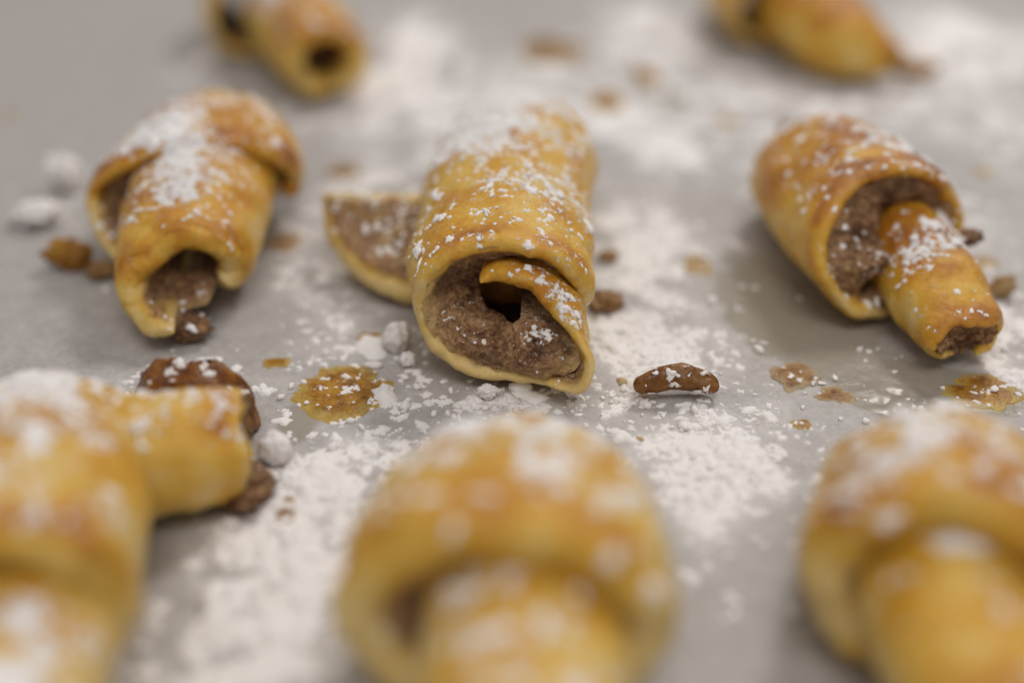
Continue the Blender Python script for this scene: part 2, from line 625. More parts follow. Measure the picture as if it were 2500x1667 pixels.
def make_caramel(name, lo, mid, hi, rough=(0.12, 0.4), speck=0.12, rim=None, bump=0.6):
    m, nt, bs = material(name)
    n = N(nt)
    L = nt.links
    v = n.math('ADD', n.math('MULTIPLY', n.noise(3.0, 4, 0.6), 0.7), n.math('MULTIPLY', n.noise(17, 3, 0.65), 0.3))
    col = n.ramp(v, [(0.34, lo), (0.5, mid), (0.66, hi)])
    sp = n.math('LESS_THAN', n.voronoi(11), speck)
    col = n.mix(n.math('MULTIPLY', sp, 0.8), col, (0.07, 0.03, 0.012))
    if rim:
        rf = n.range(n.math('ADD', n.attr("rim"), n.math('MULTIPLY', n.math('SUBTRACT', n.noise(4, 3), 0.5), 0.7)), 0.55, 1.0, 0.0, 0.85)
        col = n.mix(rf, col, rim)
    L.new(col, bs.inputs["Base Color"])
    L.new(n.range(n.noise(8, 3), 0.35, 0.65, rough[0], rough[1]), bs.inputs["Roughness"])
    bs.inputs["Specular IOR Level"].default_value = 0.3
    bs.inputs["Subsurface Weight"].default_value = 0.15
    bs.inputs["Subsurface Radius"].default_value = (1, 0.4, 0.1)
    bs.inputs["Subsurface Scale"].default_value = 0.08 * CM
    L.new(n.bump(n.math('ADD', n.noise(6, 3), n.math('MULTIPLY', n.noise(24, 3), 0.4)), bump, 0.05), bs.inputs["Normal"])
    return m


def make_paper():
    m, nt, bs = material("parchment_paper")
    n = N(nt)
    L = nt.links
    dust = n.attr("dust")
    grease = n.attr("grease")
    f = n.noise(9, 6, 0.8)
    f = n.math('ADD', n.math('MULTIPLY', f, 0.7), n.math('MULTIPLY', n.noise(2.2, 4, 0.6), 0.3))
    c = n.ramp(f, [(0.36, (0.33, 0.308, 0.294)), (0.5, (0.415, 0.39, 0.374)), (0.64, (0.50, 0.475, 0.458))])
    gn = n.range(n.math('ADD', grease, n.math('MULTIPLY', n.math('SUBTRACT', n.noise(1.4, 4, 0.6), 0.5), 0.5)), 0.30, 0.50)
    c = n.mix(n.math('MULTIPLY', gn, 0.75), c, (0.30, 0.265, 0.205))
    fine = sugar_film(n, dust, 5.0)
    haze = n.math('MULTIPLY', n.range(dust, 0.05, 0.9, 0.0, 0.55), n.range(n.noise(1.3, 4, 0.65), 0.3, 0.65, 0.35, 1.0))
    haze = n.math('MULTIPLY', haze, n.math('SUBTRACT', 1.0, n.math('MULTIPLY', gn, 0.8)))
    c = n.mix(haze, c, SUGAR)
    c = n.mix(n.math('MULTIPLY', fine, 0.85), c, SUGAR)
    L.new(c, bs.inputs["Base Color"])
    r = n.range(gn, 0, 1, 0.52, 0.13)
    r = n.math('MAXIMUM', r, n.math('MULTIPLY', n.math('MAXIMUM', fine, haze), 0.95))
    L.new(r, bs.inputs["Roughness"])
    bs.inputs["Specular IOR Level"].default_value = 0.35
    h = n.math('ADD', n.noise(1.6, 4, 0.6), n.math('MULTIPLY', n.noise(30, 3, 0.7), 0.18))
    h = n.math('ADD', h, n.math('MULTIPLY', fine, 0.35))
    L.new(n.bump(h, 0.5, 0.05), bs.inputs["Normal"])
    return m


DOUGH, FILL, SUG, PAPER = make_dough(), make_filling(), make_sugar(), make_paper()
AMBER = make_caramel("amber_caramel", (0.14, 0.050, 0.006), (0.34, 0.150, 0.014), (0.50, 0.27, 0.035), rim=(0.50, 0.36, 0.10))
DARKC = make_caramel("dark_caramel", (0.07, 0.022, 0.006), (0.20, 0.068, 0.010), (0.38, 0.16, 0.022), (0.08, 0.35), 0.05)
CINN = make_caramel("cinnamon_crumb", (0.13, 0.058, 0.020), (0.29, 0.155, 0.058), (0.42, 0.27, 0.12), (0.4, 0.8), 0.16, rim=(0.45, 0.35, 0.22))
TAN = make_caramel("pale_caramel", (0.34, 0.20, 0.085), (0.43, 0.28, 0.12), (0.52, 0.38, 0.20), (0.25, 0.5), 0.04, rim=(0.45, 0.37, 0.24))
NUTM = make_caramel("nut_skin", (0.08, 0.028, 0.007), (0.19, 0.078, 0.018), (0.30, 0.14, 0.036), (0.14, 0.34), 0.02, bump=0.4)

# ------------------------------------------------------------------ parchment and loose sugar
# sugar strewn over the paper: x, y, reach in x, reach in y, how thick
DUST = [
    (2.5, 20.8, 1.15, 3.0, .78), (3.0, 23.6, 1.1, 1.5, .6), (2.1, 18.8, .9, 1.1, .7), (3.5, 18.4, .9, .8, .45),
    (-3.9, 12.2, 1.3, 1.5, .68), (-3.0, 13.6, 1.0, .9, .66), (-3.3, 11.0, 1.4, .9, .62), (-2.6, 12.0, .9, 1.4, .42),
    (-2.9, 19.6, .75, .75, .75), (-3.4, 27.0, 1.0, 1.4, .6), (.2, 16.7, 1.7, .55, .55), (2.9, 14.2, .85, 1.0, .8),
    (2.4, 15.0, .9, .7, .6), (-3.0, 15.0, .75, .8, .6), (-1.9, 15.0, .6, .6, .5), (9.4, 19.6, .7, 1.4, .95), (8.9, 17.7, .6, .9, .75),
    (4.6, 40.6, 1.7, 4.3, .85), (-3.4, 40.0, 1.4, 3.6, .8), (15.5, 39.5, 2.4, 4.6, .85), (-3.6, 33.8, 1.6, 2.8, .7),
    (-9.9, 36.0, .8, 3.0, .85), (4.05, 29.4, .7, 1.4, .75), (3.2, 31.5, 1.6, 2.0, .5), (-10.6, 24.4, .5, .7, .95), (-10.7, 26.3, .45, 1.1, .95),
    (-4.2, 21.6, .75, 1.0, .75), (-4.5, 24.6, .7, 1.2, .6), (-3.1, 17.8, 1.4, 1.1, .38), (11.8, 37.4, .8, 1.5, .5),
    (3.3, 15.8, 1.1, .7, .38), (-.9, 15.8, 2.0, .7, .35), (5.6, 15.6, 1.0, .6, .42), (-7.0, 17.4, 1.2, .6, .22), (.3, 35.5, 3.2, 3.5, .45),
    (9.0, 32.6, 3.4, 2.2, .35), (13.5, 29.5, 1.2, 5.5, .4), (2.5, 12.6, .5, .8, .12), (4.4, 16.5, .8, .6, .35), (3.9, 14.6, .7, .7, .6),
    (3, 31, 8, 7, .20), (12, 34, 5, 8, .28), (6.0, 29.0, 2.5, 2.5, .25), (-1.5, 30.5, 2.5, 2.5, .45), (-6.5, 31.0, 1.0, 1.5, .5), (10.2, 23.5, .8, 1.5, .4), (-9.3, 21.4, .8, .6, .25),
]
GREASE = [(5.6, 19.3, 1.5, 1.5, .8), (4.9, 21.5, 1.0, 1.6, .55), (6.8, 17.2, 1.3, .7, .7), (6.76, 16.75, .6, .45, .9), (-2.9, 17.2, 1.0, .95, .6),
          (8.1, 17.0, 1.1, .8, .6), (-3.6, 15.9, .35, .8, .5), (4.2, 33.0, 2.5, 2.4, .45), (-3.6, 26.2, 1.3, 1.2, .4), (13.0, 28.0, 1.2, 1.5, .4)]


def field(L, x, y):
    d = np.zeros_like(x)
    for (cx, cy, rx, ry, a) in L:
        q = ((x - cx) / rx)**2 + ((y - cy) / ry)**2
        d = d + a * np.exp(-q * 0.9)
    return d


def paper_z(x, y):
    p = xyz(x, y)
    wr = field([(6.76, 16.75, .7, .5, 1.0)], x, y)
    return 0.05 * (noise3(p * 0.10, 3) - 0.6) + 0.016 * noise3(p * 0.35, 4) + wr * 0.11 * noise3(p * 3.6, 6)


def dustiness(x, y):
    d = field(DUST, x, y)
    p = xyz(x, y)
    pat = np.clip(0.86 + 0.55 * noise3(p * 0.55, 51) + 0.75 * noise3(p * 1.25, 53) + 0.35 * noise3(p * 2.6, 54), 0.1, 1.5)
    d = d * pat + 0.17 * np.clip(noise3(p * 0.5, 52) + noise3(p * 1.4, 55) + 0.25, 0, 1) * sstep(-8, -6, x)
    return np.clip(d, 0, 1.15)


def lines(a, b, step, far_a, far_b):
    core = np.arange(a, b, step)
    lo = a - np.cumsum(step * 1.12**np.arange(1, 60))
    hi = core[-1] + np.cumsum(step * 1.12**np.arange(1, 60))
    return np.concatenate([lo[lo > far_a][::-1], core, hi[hi < far_b]])


gx = lines(-12, 12, 0.085, -55, 55)
gy = lines(8, 29, 0.085, -30, 85)
X, Y = np.meshgrid(gx, gy, indexing='ij')
Z = paper_z(X, Y)
paper = mesh_obj("parchment", np.stack([X, Y, Z], -1).reshape(-1, 3), grid_faces(*X.shape), PAPER,
                 attrs={"dust": dustiness(X, Y).ravel(), "grease": np.clip(field(GREASE, X, Y), 0, 1).ravel()})
tag(paper, "grey parchment paper under all the pastries", None, None, "structure")


def sugar_layer(x0, x1, y0, y1, st):
    x = np.arange(x0, x1, st)
    y = np.arange(y0, y1, st)
    X, Y = np.meshgrid(x, y, indexing='ij')
    X = X + (_R.rand(*X.shape) - 0.5) * st * 0.5
    Y = Y + (_R.rand(*Y.shape) - 0.5) * st * 0.5
    c = dustiness(X, Y)
    p = xyz(X, Y)
    n = 0.55 * noise3(p * 1.0, 61) + 0.42 * noise3(p * 3.1, 62) + 0.30 * noise3(p * 7.0, 63) + 0.16 * noise3(p * 15.0, 64)
    m = n - (0.90 - 1.0 * np.clip(c, 0, 1.1))
    m = np.where(c < 0.06, -1, m)
    h = np.clip(m * 0.22, -0.02, 0.10) * (1 + 0.45 * noise3(p * 8.0, 65)) + 0.016 * noise3(p * 20, 66) * (m > 0)
    Zs = paper_z(X, Y) + np.where(m > 0, np.maximum(h, 0.006), -0.015)
    F = grid_faces(*X.shape)
    on = (m.ravel()[F] > 0).any(1)
    F = F[on]
    used, inv = np.unique(F, return_inverse=True)
    V = np.stack([X, Y, Zs], -1).reshape(-1, 3)[used]
    return V, inv.reshape(-1, 4)


Va, Fa = sugar_layer(-10.5, 11.5, 9.4, 27.0, 0.036)
Vb, Fb = sugar_layer(-20, 21, 27.0, 47, 0.11)
o = mesh_obj("powdered_sugar", np.concatenate([Va, Vb]), np.concatenate([Fa, Fb + len(Va)]), SUG)
tag(o, "white powdered sugar strewn over the grey parchment", "sugar", None, "stuff")

# grains and small clumps of sugar lying loose on the paper
rng = np.random.RandomState(5)
pts = np.concatenate([rng.uniform((-10.5, 9.6), (11.5, 27), (60000, 2)), rng.uniform((-19, 27), (20, 46), (12000, 2))])
c = dustiness(pts[:, 0], pts[:, 1])
cl = noise3(xyz(pts[:, 0] * 1.6, pts[:, 1] * 1.6), 71)
keep = rng.uniform(0, 1, len(pts)) < np.clip(c, 0, 1)**1.1 * 0.20 * (1 + 1.3 * cl) + 0.0035 * (pts[:, 0] > -7)
pts = pts[keep]
P = np.stack([pts[:, 0], pts[:, 1], paper_z(pts[:, 0], pts[:, 1])], 1)
ex = np.concatenate([np.stack([rng.uniform(-2.2, 2.6, 110), rng.normal(16.85, .32, 110)], 1), np.stack([rng.normal(-2.9, 1.0, 70), rng.normal(17.3, .8, 70)], 1),
                     np.stack([rng.normal(3.4, 1.1, 60), rng.normal(15.6, .6, 60)], 1), np.stack([rng.normal(-2.6, .9, 60), rng.normal(15.0, .6, 60)], 1),
                     np.stack([rng.uniform(-3.5, 7.5, 90), rng.uniform(14.5, 18.5, 90)], 1)])
Pe = np.stack([ex[:, 0], ex[:, 1], paper_z(ex[:, 0], ex[:, 1])], 1)
V2, F2 = clump_mesh(Pe, np.tile([0, 0, 1.0], (len(Pe), 1)), rng, 0.048, np.full(len(Pe), .4), spread=2.0, flat=0.85, sig=0.45)
V, F = clump_mesh(P, np.tile([0, 0, 1.0], (len(P), 1)), rng, 0.024, np.clip(c[keep], 0, 1), spread=2.6, flat=0.75, sig=0.7)
o = mesh_obj("sugar_grains", np.concatenate([V, V2]), np.concatenate([F, F2 + len(V)]), SUG)
tag(o, "loose white grains and specks of sugar on the parchment", "sugar", None, "stuff")

# ------------------------------------------------------------------ pastries
# middle of the sharp row: fat roll whose open end faces the camera, hole in the swirl
p = Pastry("sharp middle pastry with round cinnamon swirl and dark hole facing the camera", (0, 20.5), 0.26,
           [(-.7, 23.2, 1.3, .75), (0.1, 24.6, 1.2, .6), (-.9, 21.6, .6, .5), (.7, 20.0, 1.2, .3), (1.0, 17.2, .5, .4)], 11, clumps=3000)
ax = p.axis([(.3, 26.4, 1.15), (.25, 25.2, 1.4), (-.12, 21.5, 1.44), (-.2, 17.55, 1.38)], [.7, 1.2, 1.5, 1.34], [.65, 1.05, 1.26, 1.17])
keys = [(-12, 1.0, -.35, 0), (20, 1.02, -.15, 0), (90, 1.0, 0, 0), (160, 1.02, .0, 0), (210, 1.02, .1, 0), (260, 1.0, .35, .05), (300, 1.0, .7, .16), (325, 1.0, 1.1, .36),
        (350, .9, .8, .16), (380, .72, .45, 0), (415, .60, .25, 0), (455, .50, .0, 0), (480, .46, -.1, 0)]
p.roll("rolled_dough", ax, keys, DOUGH, T=0.40, nu=120, nv=300)
p.filling(ax, keys[:8], FILL, r0=.27, r1=.96, back=.09, dish=.6, rimmed=1.0, bulge=.42, cap=.8)
p.blob("inner_dough", (-.2, 19.2, 1.0), (.6, .35, .45), DOUGH, lump=.15)
# flap sticking out to the left at its back
def patch(front, back, sag, nu, nv):
    f, g = np.asarray(front, float), np.asarray(back, float)
    u = np.linspace(0, 1, nu)
    v = np.linspace(0, 1, nv)
    v = v - 0.75 * np.sin(2 * np.pi * v) / (2 * np.pi)
    k = np.linspace(0, 1, len(f))
    A, B = smooth_interp(k, f, u), smooth_interp(k, g, u)
    M = A[:, None] * (1 - v)[None, :, None] + B[:, None] * v[None, :, None]
    M[..., 2] -= sag * (4 * v * (1 - v))[None] * (1 - u**3)[:, None]
    return M


p.solid("end_flap", patch([(-.9, 19.9, .32), (-2.3, 20.1, .34), (-3.3, 21.0, .48), (-3.88, 22.3, 1.05)], [(-.9, 22.3, 1.4), (-2.2, 22.35, 1.42), (-3.2, 22.55, 1.38), (-3.95, 22.75, 1.28)], .22, 70, 60),
        .56, DOUGH, inner_from=.14, edge_brown=.5, e=.4)
p.dust(SUG)

# left of the sharp row: collar of dough over a narrowing roll
p = Pastry("pastry left of the sharp middle one with hooded collar over arched open end", (-6.5, 22), 0.22,
           [(-7.4, 23.2, .8, .8), (-6.6, 22.0, .9, .55), (-6.3, 20.7, .5, .5), (-6.9, 24.4, .6, .4)], 23, brown=.12, clumps=2000)
ax = p.axis([(-6.45, 24.6, 1.2), (-6.4, 21.7, 1.2), (-6.1, 19.3, .95)], [1.03, 1.08, .86], [.88, .92, .66])
keys = [(-48, 1, -.55, 0), (0, 1.02, -.35, 0), (50, 1.0, -.3, 0), (90, 1.0, -.25, 0), (140, 1.0, .05, 0), (190, 1.0, .45, 0), (228, 1.0, .85, .03), (262, .96, .85, 0)]
p.roll("inner_roll", ax, keys, DOUGH, T=.62, nu=100, nv=160, e=.5)
p.filling(ax, keys, FILL, r0=.2, r1=.85, back=.42, dish=.5, rimmed=.8)
p.blob("filling_crumb", (-6.05, 18.98, .22), (.45, .3, .22), FILL, lump=.4, freq=2.5)
ox = p.axis([(-6.2, 27.0, 1.0), (-6.5, 25.6, 1.2), (-6.6, 24.0, 1.27), (-6.7, 22.2, 1.22)], [.6, 1.4, 1.78, 1.8], [.6, 1.1, 1.24, 1.22])
keys = [(-25, .98, -1.9, 0), (5, 1.02, -1.45, .03), (45, 1.0, -.9, 0), (90, 1.0, .0, 0), (130, 1.0, .1, 0), (180, 1.0, .35, 0), (225, .98, .95, -.1), (265, .9, .7, 0)]
p.roll("outer_wrap", ox, keys, DOUGH, T=.4, nu=100, nv=150, edge_brown=.4)
p.filling(ox, keys, FILL, r0=.5, r1=.97, back=.35, dish=.1)
p.blob("browned_tip", (-4.82, 23.85, .95), (.2, .22, .2), DOUGH, lump=.2, sub=3)
p.dust(SUG)

# right of the sharp row
p = Pastry("pastry right of the sharp middle one with wide cinnamon collar round a slanting roll", (7, 21.5), 0.22,
           [(7.6, 22.0, .9, .25), (7.4, 23.6, .9, .2), (8.3, 20.3, .6, .45), (7.6, 19.4, .5, .35)], 37, brown=.22, clumps=1300, big=1.15)
ax = p.axis([(6.6, 25.2, 1.0), (6.65, 24.0, 1.25), (6.85, 22.4, 1.38), (7.25, 19.9, 1.38)], [.6, 1.25, 1.52, 1.58], [.55, 1.05, 1.22, 1.22])
keys = [(-80, 1, .0, 0), (-30, 1, -.45, 0), (10, 1, -.75, 0), (60, 1.0, -.75, 0), (100, 1, -.65, 0), (150, 1.0, -.15, 0), (200, 1.0, .45, 0), (245, 1.0, .55, 0), (285, 1, .2, 0)]
p.roll("outer_wrap", ax, keys, DOUGH, T=.34, nu=110, nv=170, inner_from=.2)
p.filling(ax, keys, FILL, r0=.2, r1=.95, back=.05, dish=.16, rimmed=.72, bulge=.1, nu=70, nv=200, pit=(6.74, 19.52, .74, .2, 1.0))
ix = p.axis([(7.6, 21.2, .95), (7.72, 19.8, .9), (7.95, 17.75, .62)], [.82, .74, .62], [.78, .7, .40])
keys = [(-65, 1, -.1, 0), (0, 1.03, -.15, 0), (60, 1, -.05, 0), (120, 1, .05, 0), (180, 1.02, .1, .05), (230, 1, .0, 0), (260, .9, -.1, 0)]
p.roll("inner_roll", ix, keys, DOUGH, T=.28, nu=90, nv=120, inner_from=.05)
p.filling(ix, [(-90, 1, -.1), (90, 1, 0), (200, 1, .05), (280, 1, -.1)], FILL, r0=.02, r1=.93, back=.07, dish=.06, nv=70, rimmed=.6)
p.blob("filling_crumb", (8.72, 20.5, 1.32), (.27, .2, .17), FILL, lump=.3)
p.dust(SUG)

# front row, left: cropped by the frame, with an arm to the right and burnt caramel behind it
p = Pastry("blurred front left pastry with stubby arm to the right and dark caramel behind it", (-6.3, 12.5), 0.36,
           [(-7.4, 13.5, 1.5, .4), (-6.0, 14.4, 1.0, .1)], 41, brown=.02, clumps=900, big=1.6)
ax = p.axis([(-6.9, 15.0, .85), (-6.85, 13.9, 1.08), (-6.6, 12.4, 1.3), (-6.1, 9.9, 1.36)], [.6, 1.15, 1.36, 1.38], [.4, .72, .97, 1.1])
keys = [(-80, 1, 0, 0), (0, 1, -.1, 0), (90, 1, 0, 0), (180, 1, .1, 0), (280, 1, 0, 0)]
p.roll("outer_wrap", ax, keys, DOUGH, T=.74, e=.46, nu=70, nv=110)
p.filling(ax, keys, FILL, r0=.3, r1=.93, back=.2, dish=.3)
ix = p.axis([(-5.95, 12.2, 1.3), (-5.65, 10.0, 1.0), (-5.2, 7.0, .85)], [.92, .88, .72], [.85, .78, .58])
p.roll("inner_roll", ix, [(-70, 1, 0, 0), (90, 1, 0, 0), (180, 1, .2, 0), (280, 1, 0, 0)], DOUGH, T=.3, nu=60, nv=90)
rx = p.axis([(-6.3, 13.6, .95), (-5.2, 14.0, .92), (-3.95, 14.5, .84)], [.82, .8, .68], [.78, .76, .66])
keys = [(-70, 1, .1, 0), (0, 1, .05, 0), (90, 1, .0, 0), (180, 1, -.1, 0), (240, 1, -.1, 0), (285, .95, 0, 0)]
p.roll("end_arm", rx, keys, DOUGH, T=.28, nu=70, nv=110, edge_brown=.6)
p.filling(rx, keys, FILL, r0=.05, r1=.95, back=.0, dish=.1)
p.blob("caramel_crust", (-5.15, 15.9, .25), (1.02, .6, 1.08), DARKC, lump=.16, freq=2.2)
p.blob("filling_crumb", (-4.0, 14.15, .2), (.42, .5, .22), FILL, lump=.35, freq=2.4)
p.dust(SUG)

# front row, middle
p = Pastry("large blurred front middle pastry with a thick roll poking out of its collar", (0, 11), 0.24,
           [(-.3, 12.6, 1.2, .25), (.8, 11.4, .8, .2)], 53, brown=-.07, clumps=520, big=2.1)
ax = p.axis([(.2, 14.0, .8), (.15, 13.0, 1.05), (.05, 11.8, 1.32), (-.1, 9.75, 1.5)], [.5, 1.12, 1.48, 1.62], [.32, .67, .95, 1.19])
keys = [(-80, 1, 0, 0), (0, 1, -.1, 0), (90, 1, 0, 0), (180, 1, .1, 0), (280, 1, 0, 0)]
p.roll("outer_wrap", ax, keys, DOUGH, T=.74, e=.46, nu=70, nv=120)
p.filling(ax, keys, FILL, r0=.3, r1=.93, back=.2, dish=.3)
ix = p.axis([(.2, 11.6, 1.4), (.12, 9.6, 1.25), (.1, 6.4, .95)], [1.02, 1.0, .75], [.9, .85, .62])
p.roll("inner_roll", ix, [(-70, 1, 0, 0), (90, 1, 0, 0), (180, 1, .2, 0), (280, 1, 0, 0)], DOUGH, T=.3, nu=60, nv=100)
p.dust(SUG)

# front row, right: cropped by the frame
p = Pastry("blurred front right pastry cut off by the right edge of the photo", (5.5, 11.5), 0.25,
           [(5.6, 12.4, .9, .25), (4.4, 11.4, .6, .2)], 67, brown=.06, clumps=520, big=2.0)
ax = p.axis([(6.2, 14.2, .8), (6.0, 13.2, 1.02), (5.65, 12.2, 1.25), (5.03, 10.35, 1.45)], [.5, 1.02, 1.27, 1.38], [.32, .67, .92, 1.12])
p.roll("outer_wrap", ax, keys, DOUGH, T=.74, e=.46, nu=70, nv=120)
p.filling(ax, keys, FILL, r0=.3, r1=.93, back=.2, dish=.3)
ix = p.axis([(5.25, 12.2, 1.38), (5.1, 10.0, 1.22), (5.3, 7.0, .95)], [.9, .86, .7], [.8, .76, .58])
p.roll("inner_roll", ix, [(-70, 1, 0, 0), (90, 1, 0, 0), (180, 1, .2, 0), (280, 1, 0, 0)], DOUGH, T=.3, nu=60, nv=100)
p.dust(SUG)

# back row, left: ring of dough with a dark hole
p = Pastry("far back left pastry with a round end and one dark hole", (-6.3, 34.5), 0.34, [(-6.6, 36.0, 1.2, .3)], 71, brown=.20, clumps=500, big=1.7)
ax = p.axis([(-7.3, 37.8, 1.35), (-6.2, 35.0, 1.3), (-5.15, 32.3, 1.18)], [1.05, 1.0, .86], [1.0, .95, .82])
p.roll("inner_roll", ax, [(-80, 1, 0, 0), (0, 1, .1, 0), (90, 1, 0, 0), (180, 1, -.1, 0), (280, 1, 0, 0)], DOUGH, T=.72, nu=60, nv=80, inner_from=.4)
p.filling(ax, [(-90, 1, 0), (90, 1, 0), (280, 1, 0)], FILL, r0=.02, r1=.8, back=1.4)
ox = p.axis([(-9.0, 41.5, 1.1), (-8.4, 39.6, 1.35), (-7.5, 36.6, 1.4)], [1.0, 1.65, 1.75], [.9, 1.2, 1.3])
p.roll("outer_wrap", ox, [(-80, 1, 0, 0), (0, 1, -.4, 0), (90, 1, 0, 0), (180, 1, .3, 0), (280, 1, 0, 0)], DOUGH, T=.36, nu=50, nv=80)
p.dust(SUG)

# back row, right
p = Pastry("far back right pastry tapering to a small orange spike", (9.3, 36.5), 0.10, [(9.0, 38.0, 1.2, .1)], 83, brown=.24, clumps=160, big=1.7)
ax = p.axis([(9.1, 39.5, 1.3), (9.5, 36.6, 1.25), (10.1, 34.6, 1.05), (11.2, 33.9, .7)], [1.3, 1.22, 1.0, .3], [1.15, 1.08, .85, .25])
p.roll("inner_roll", ax, [(-80, 1, 0, 0), (0, 1, .1, 0), (90, 1, .1, 0), (180, 1, -.1, 0), (280, 1, 0, 0)], DOUGH, T=.36, nu=60, nv=80)
p.filling(ax, [(-90, 1, 0), (90, 1, 0), (280, 1, 0)], FILL, r0=.02, r1=.9, back=.15, dish=.1)
ox = p.axis([(8.0, 42.5, 1.1), (8.4, 40.5, 1.35), (8.75, 37.7, 1.38)], [1.1, 1.7, 1.72], [.9, 1.2, 1.28])
p.roll("outer_wrap", ox, [(-80, 1, 0, 0), (0, 1, -.4, 0), (90, 1, 0, 0), (180, 1, .3, 0), (280, 1, 0, 0)], DOUGH, T=.36, nu=50, nv=80)
p.blob("browned_tip", (11.85, 34.0, .5), (.75, .28, .25), AMBER, rot=-.1, lump=.2, sub=3)
p.dust(SUG)


# ------------------------------------------------------------------ caramel spots, crumbs, nut, lumps
def lie(V):
    return V


def spot(name, label, cat, x, y, rx, ry, h, mat, seed, rag=0.35, sugar=0, group=None, rough=0.35):
    """a puddle or flake baked on to the paper: low ragged mound"""
    nr, nt_ = 22, 72
    rho = np.linspace(0, 1, nr)
    th = np.linspace(0, 2 * np.pi, nt_, endpoint=False)
    R, T = np.meshgrid(rho, th, indexing='ij')
    cs = np.stack([np.cos(T), np.sin(T), np.full(T.shape, seed * 3.1)], -1)
    out = 1 + rag * (0.8 * fbm(cs * 0.9, 2, seed) + 0.45 * fbm(cs * 2.3, 3, seed + 3))
    Xs, Ys = x + rx * R * out * np.cos(T), y + ry * R * out * np.sin(T)
    pz = xyz(Xs, Ys)
    Zs = paper_z(Xs, Ys) + h * np.sqrt(np.clip(1 - R**2.2, 0, 1)) * (1 + rough * 1.3 * fbm(pz * 3.0, 3, seed + 1)) + 0.004
    Zs[-1] = paper_z(Xs[-1], Ys[-1]) - 0.004
    Zs = np.maximum(Zs, paper_z(Xs, Ys) - 0.004)
    V = np.stack([Xs, Ys, Zs], -1).reshape(-1, 3)
    i, j = np.meshgrid(np.arange(nr - 1), np.arange(nt_), indexing='ij')
    a = (i * nt_ + j).ravel()
    b = (i * nt_ + (j + 1) % nt_).ravel()
    F = np.stack([a, a + nt_, b + nt_, b], 1)
    if sugar:
        root = bpy.data.objects.new(name, None)
        COL.objects.link(root)
        root.location = Vector((x, y, 0)) * CM
        root.empty_display_size = 0.005
        tag(root, label, cat, group)
        mesh_obj("caramel", V, F, mat, root, (x, y, 0), {"rim": R.ravel()})
        rg = np.random.RandomState(seed + 7)
        k = rg.randint(0, len(V), sugar)
        Vs, Fs = clump_mesh(V[k], np.tile([0, 0, 1.], (sugar, 1)), rg, 0.028, np.full(sugar, .5))
        s = mesh_obj("sugar_dusting", Vs, Fs, SUG, root, (x, y, 0))
        s["kind"] = "stuff"
        return root
    o = mesh_obj(name, V, F, mat, None, (x, y, 0), {"rim": R.ravel()})
    return tag(o, label, cat, group)


def lump(name, label, cat, x, y, r, mat, seed, rot=0.0, rag=0.5, freq=2.3, sub=4, group=None):
    V, F = ico(sub)
    V = V * (1 + rag * fbm(V * freq + seed * 2.3, 4, seed))[:, None] * np.asarray(r)
    ca, sa = math.cos(rot), math.sin(rot)
    V = np.stack([V[:, 0] * ca - V[:, 1] * sa, V[:, 0] * sa + V[:, 1] * ca, V[:, 2]], 1)
    V[:, 2] -= V[:, 2].min() * 0.85
    V[:, 2] = np.maximum(V[:, 2], 0.0)
    V += (x, y, float(paper_z(np.array([x]), np.array([y]))[0]))
    return tag(mesh_obj(name, V, F, mat, None, (x, y, 0)), label, cat, group)


CG = "caramel and filling leaked on to the parchment"
spot("caramel_spot", "large round amber caramel puddle left below the middle pastry", "caramel", -2.88, 17.2, .78, .82, .05, AMBER, 1, .42, 34, CG)
spot("caramel_spot", "small amber caramel streak left of the large caramel puddle", "caramel", -4.25, 18.1, .27, .2, .03, AMBER, 2, .5, 0, CG)
spot("caramel_spot", "flat pale amber patch between the middle and right pastries", "caramel", 3.85, 21.9, .3, .5, .012, TAN, 3, .4, 0, CG)
spot("filling_patch", "rough cinnamon brown patch right of the nut", "filling", 4.95, 17.6, .40, .46, .05, CINN, 4, .4, 8, CG, .8)
spot("caramel_spot", "amber caramel puddle at the right edge above the front right pastry", "caramel", 8.1, 17.1, .66, .6, .045, AMBER, 5, .4, 16, CG)
spot("caramel_spot", "tiny amber ring above the front right pastry", "caramel", 4.78, 16.1, .17, .14, .03, AMBER, 6, .3, 2, CG)
spot("filling_crumb", "tiny tan speck alone below the nut", "crumb", 2.07, 15.68, .07, .07, .03, TAN, 7, .3, 0, CG)
spot("filling_patch", "blurred reddish brown smear far behind the middle pastry", "filling", 1.3, 37.8, 1.1, 1.5, .16, CINN, 8, .5, 0, CG, .8)
spot("caramel_spot", "blurred amber dab just behind the top of the middle pastry", "caramel", 2.75, 32.6, .45, .9, .10, AMBER, 9, .4, 0, CG)
spot("caramel_spot", "blurred amber dab farthest back beside the brown smear", "caramel", 4.1, 35.0, .42, .9, .08, AMBER, 10, .4, 0, CG)
spot("caramel_spot", "blurred tan stain left behind the right pastry", "caramel", 5.9, 31.0, .32, .5, .02, TAN, 11, .4, 0, CG)
lump("filling_crumb", "small dark crumb behind the left shoulder of the right pastry", "crumb", 7.3, 29.9, (.16, .2, .17), CINN, 12)
spot("filling_patch", "blurred brown patch between the left and middle pastries", "filling", -4.15, 27.2, .45, .5, .08, CINN, 13, .4, 0, CG)
spot("filling_patch", "dull brown patch right of the left pastry's open end", "filling", -4.95, 23.2, .38, .5, .07, CINN, 14, .4, 5, CG)
lump("filling_crumb", "small brown crumb lying in the sugar right of the middle pastry", "crumb", 2.03, 22.3, (.2, .2, .06), CINN, 15)
lump("filling_crumb", "rough grey brown crumb touching the middle pastry's right side", "crumb", 1.82, 20.2, (.27, .3, .12), CINN, 16, rag=.7, freq=2.8)
spot("caramel_spot", "small tan dab at the right of the right pastry's shoulder", "caramel", 11.6, 27.1, .24, .3, .03, TAN, 17, .4, 0, CG)
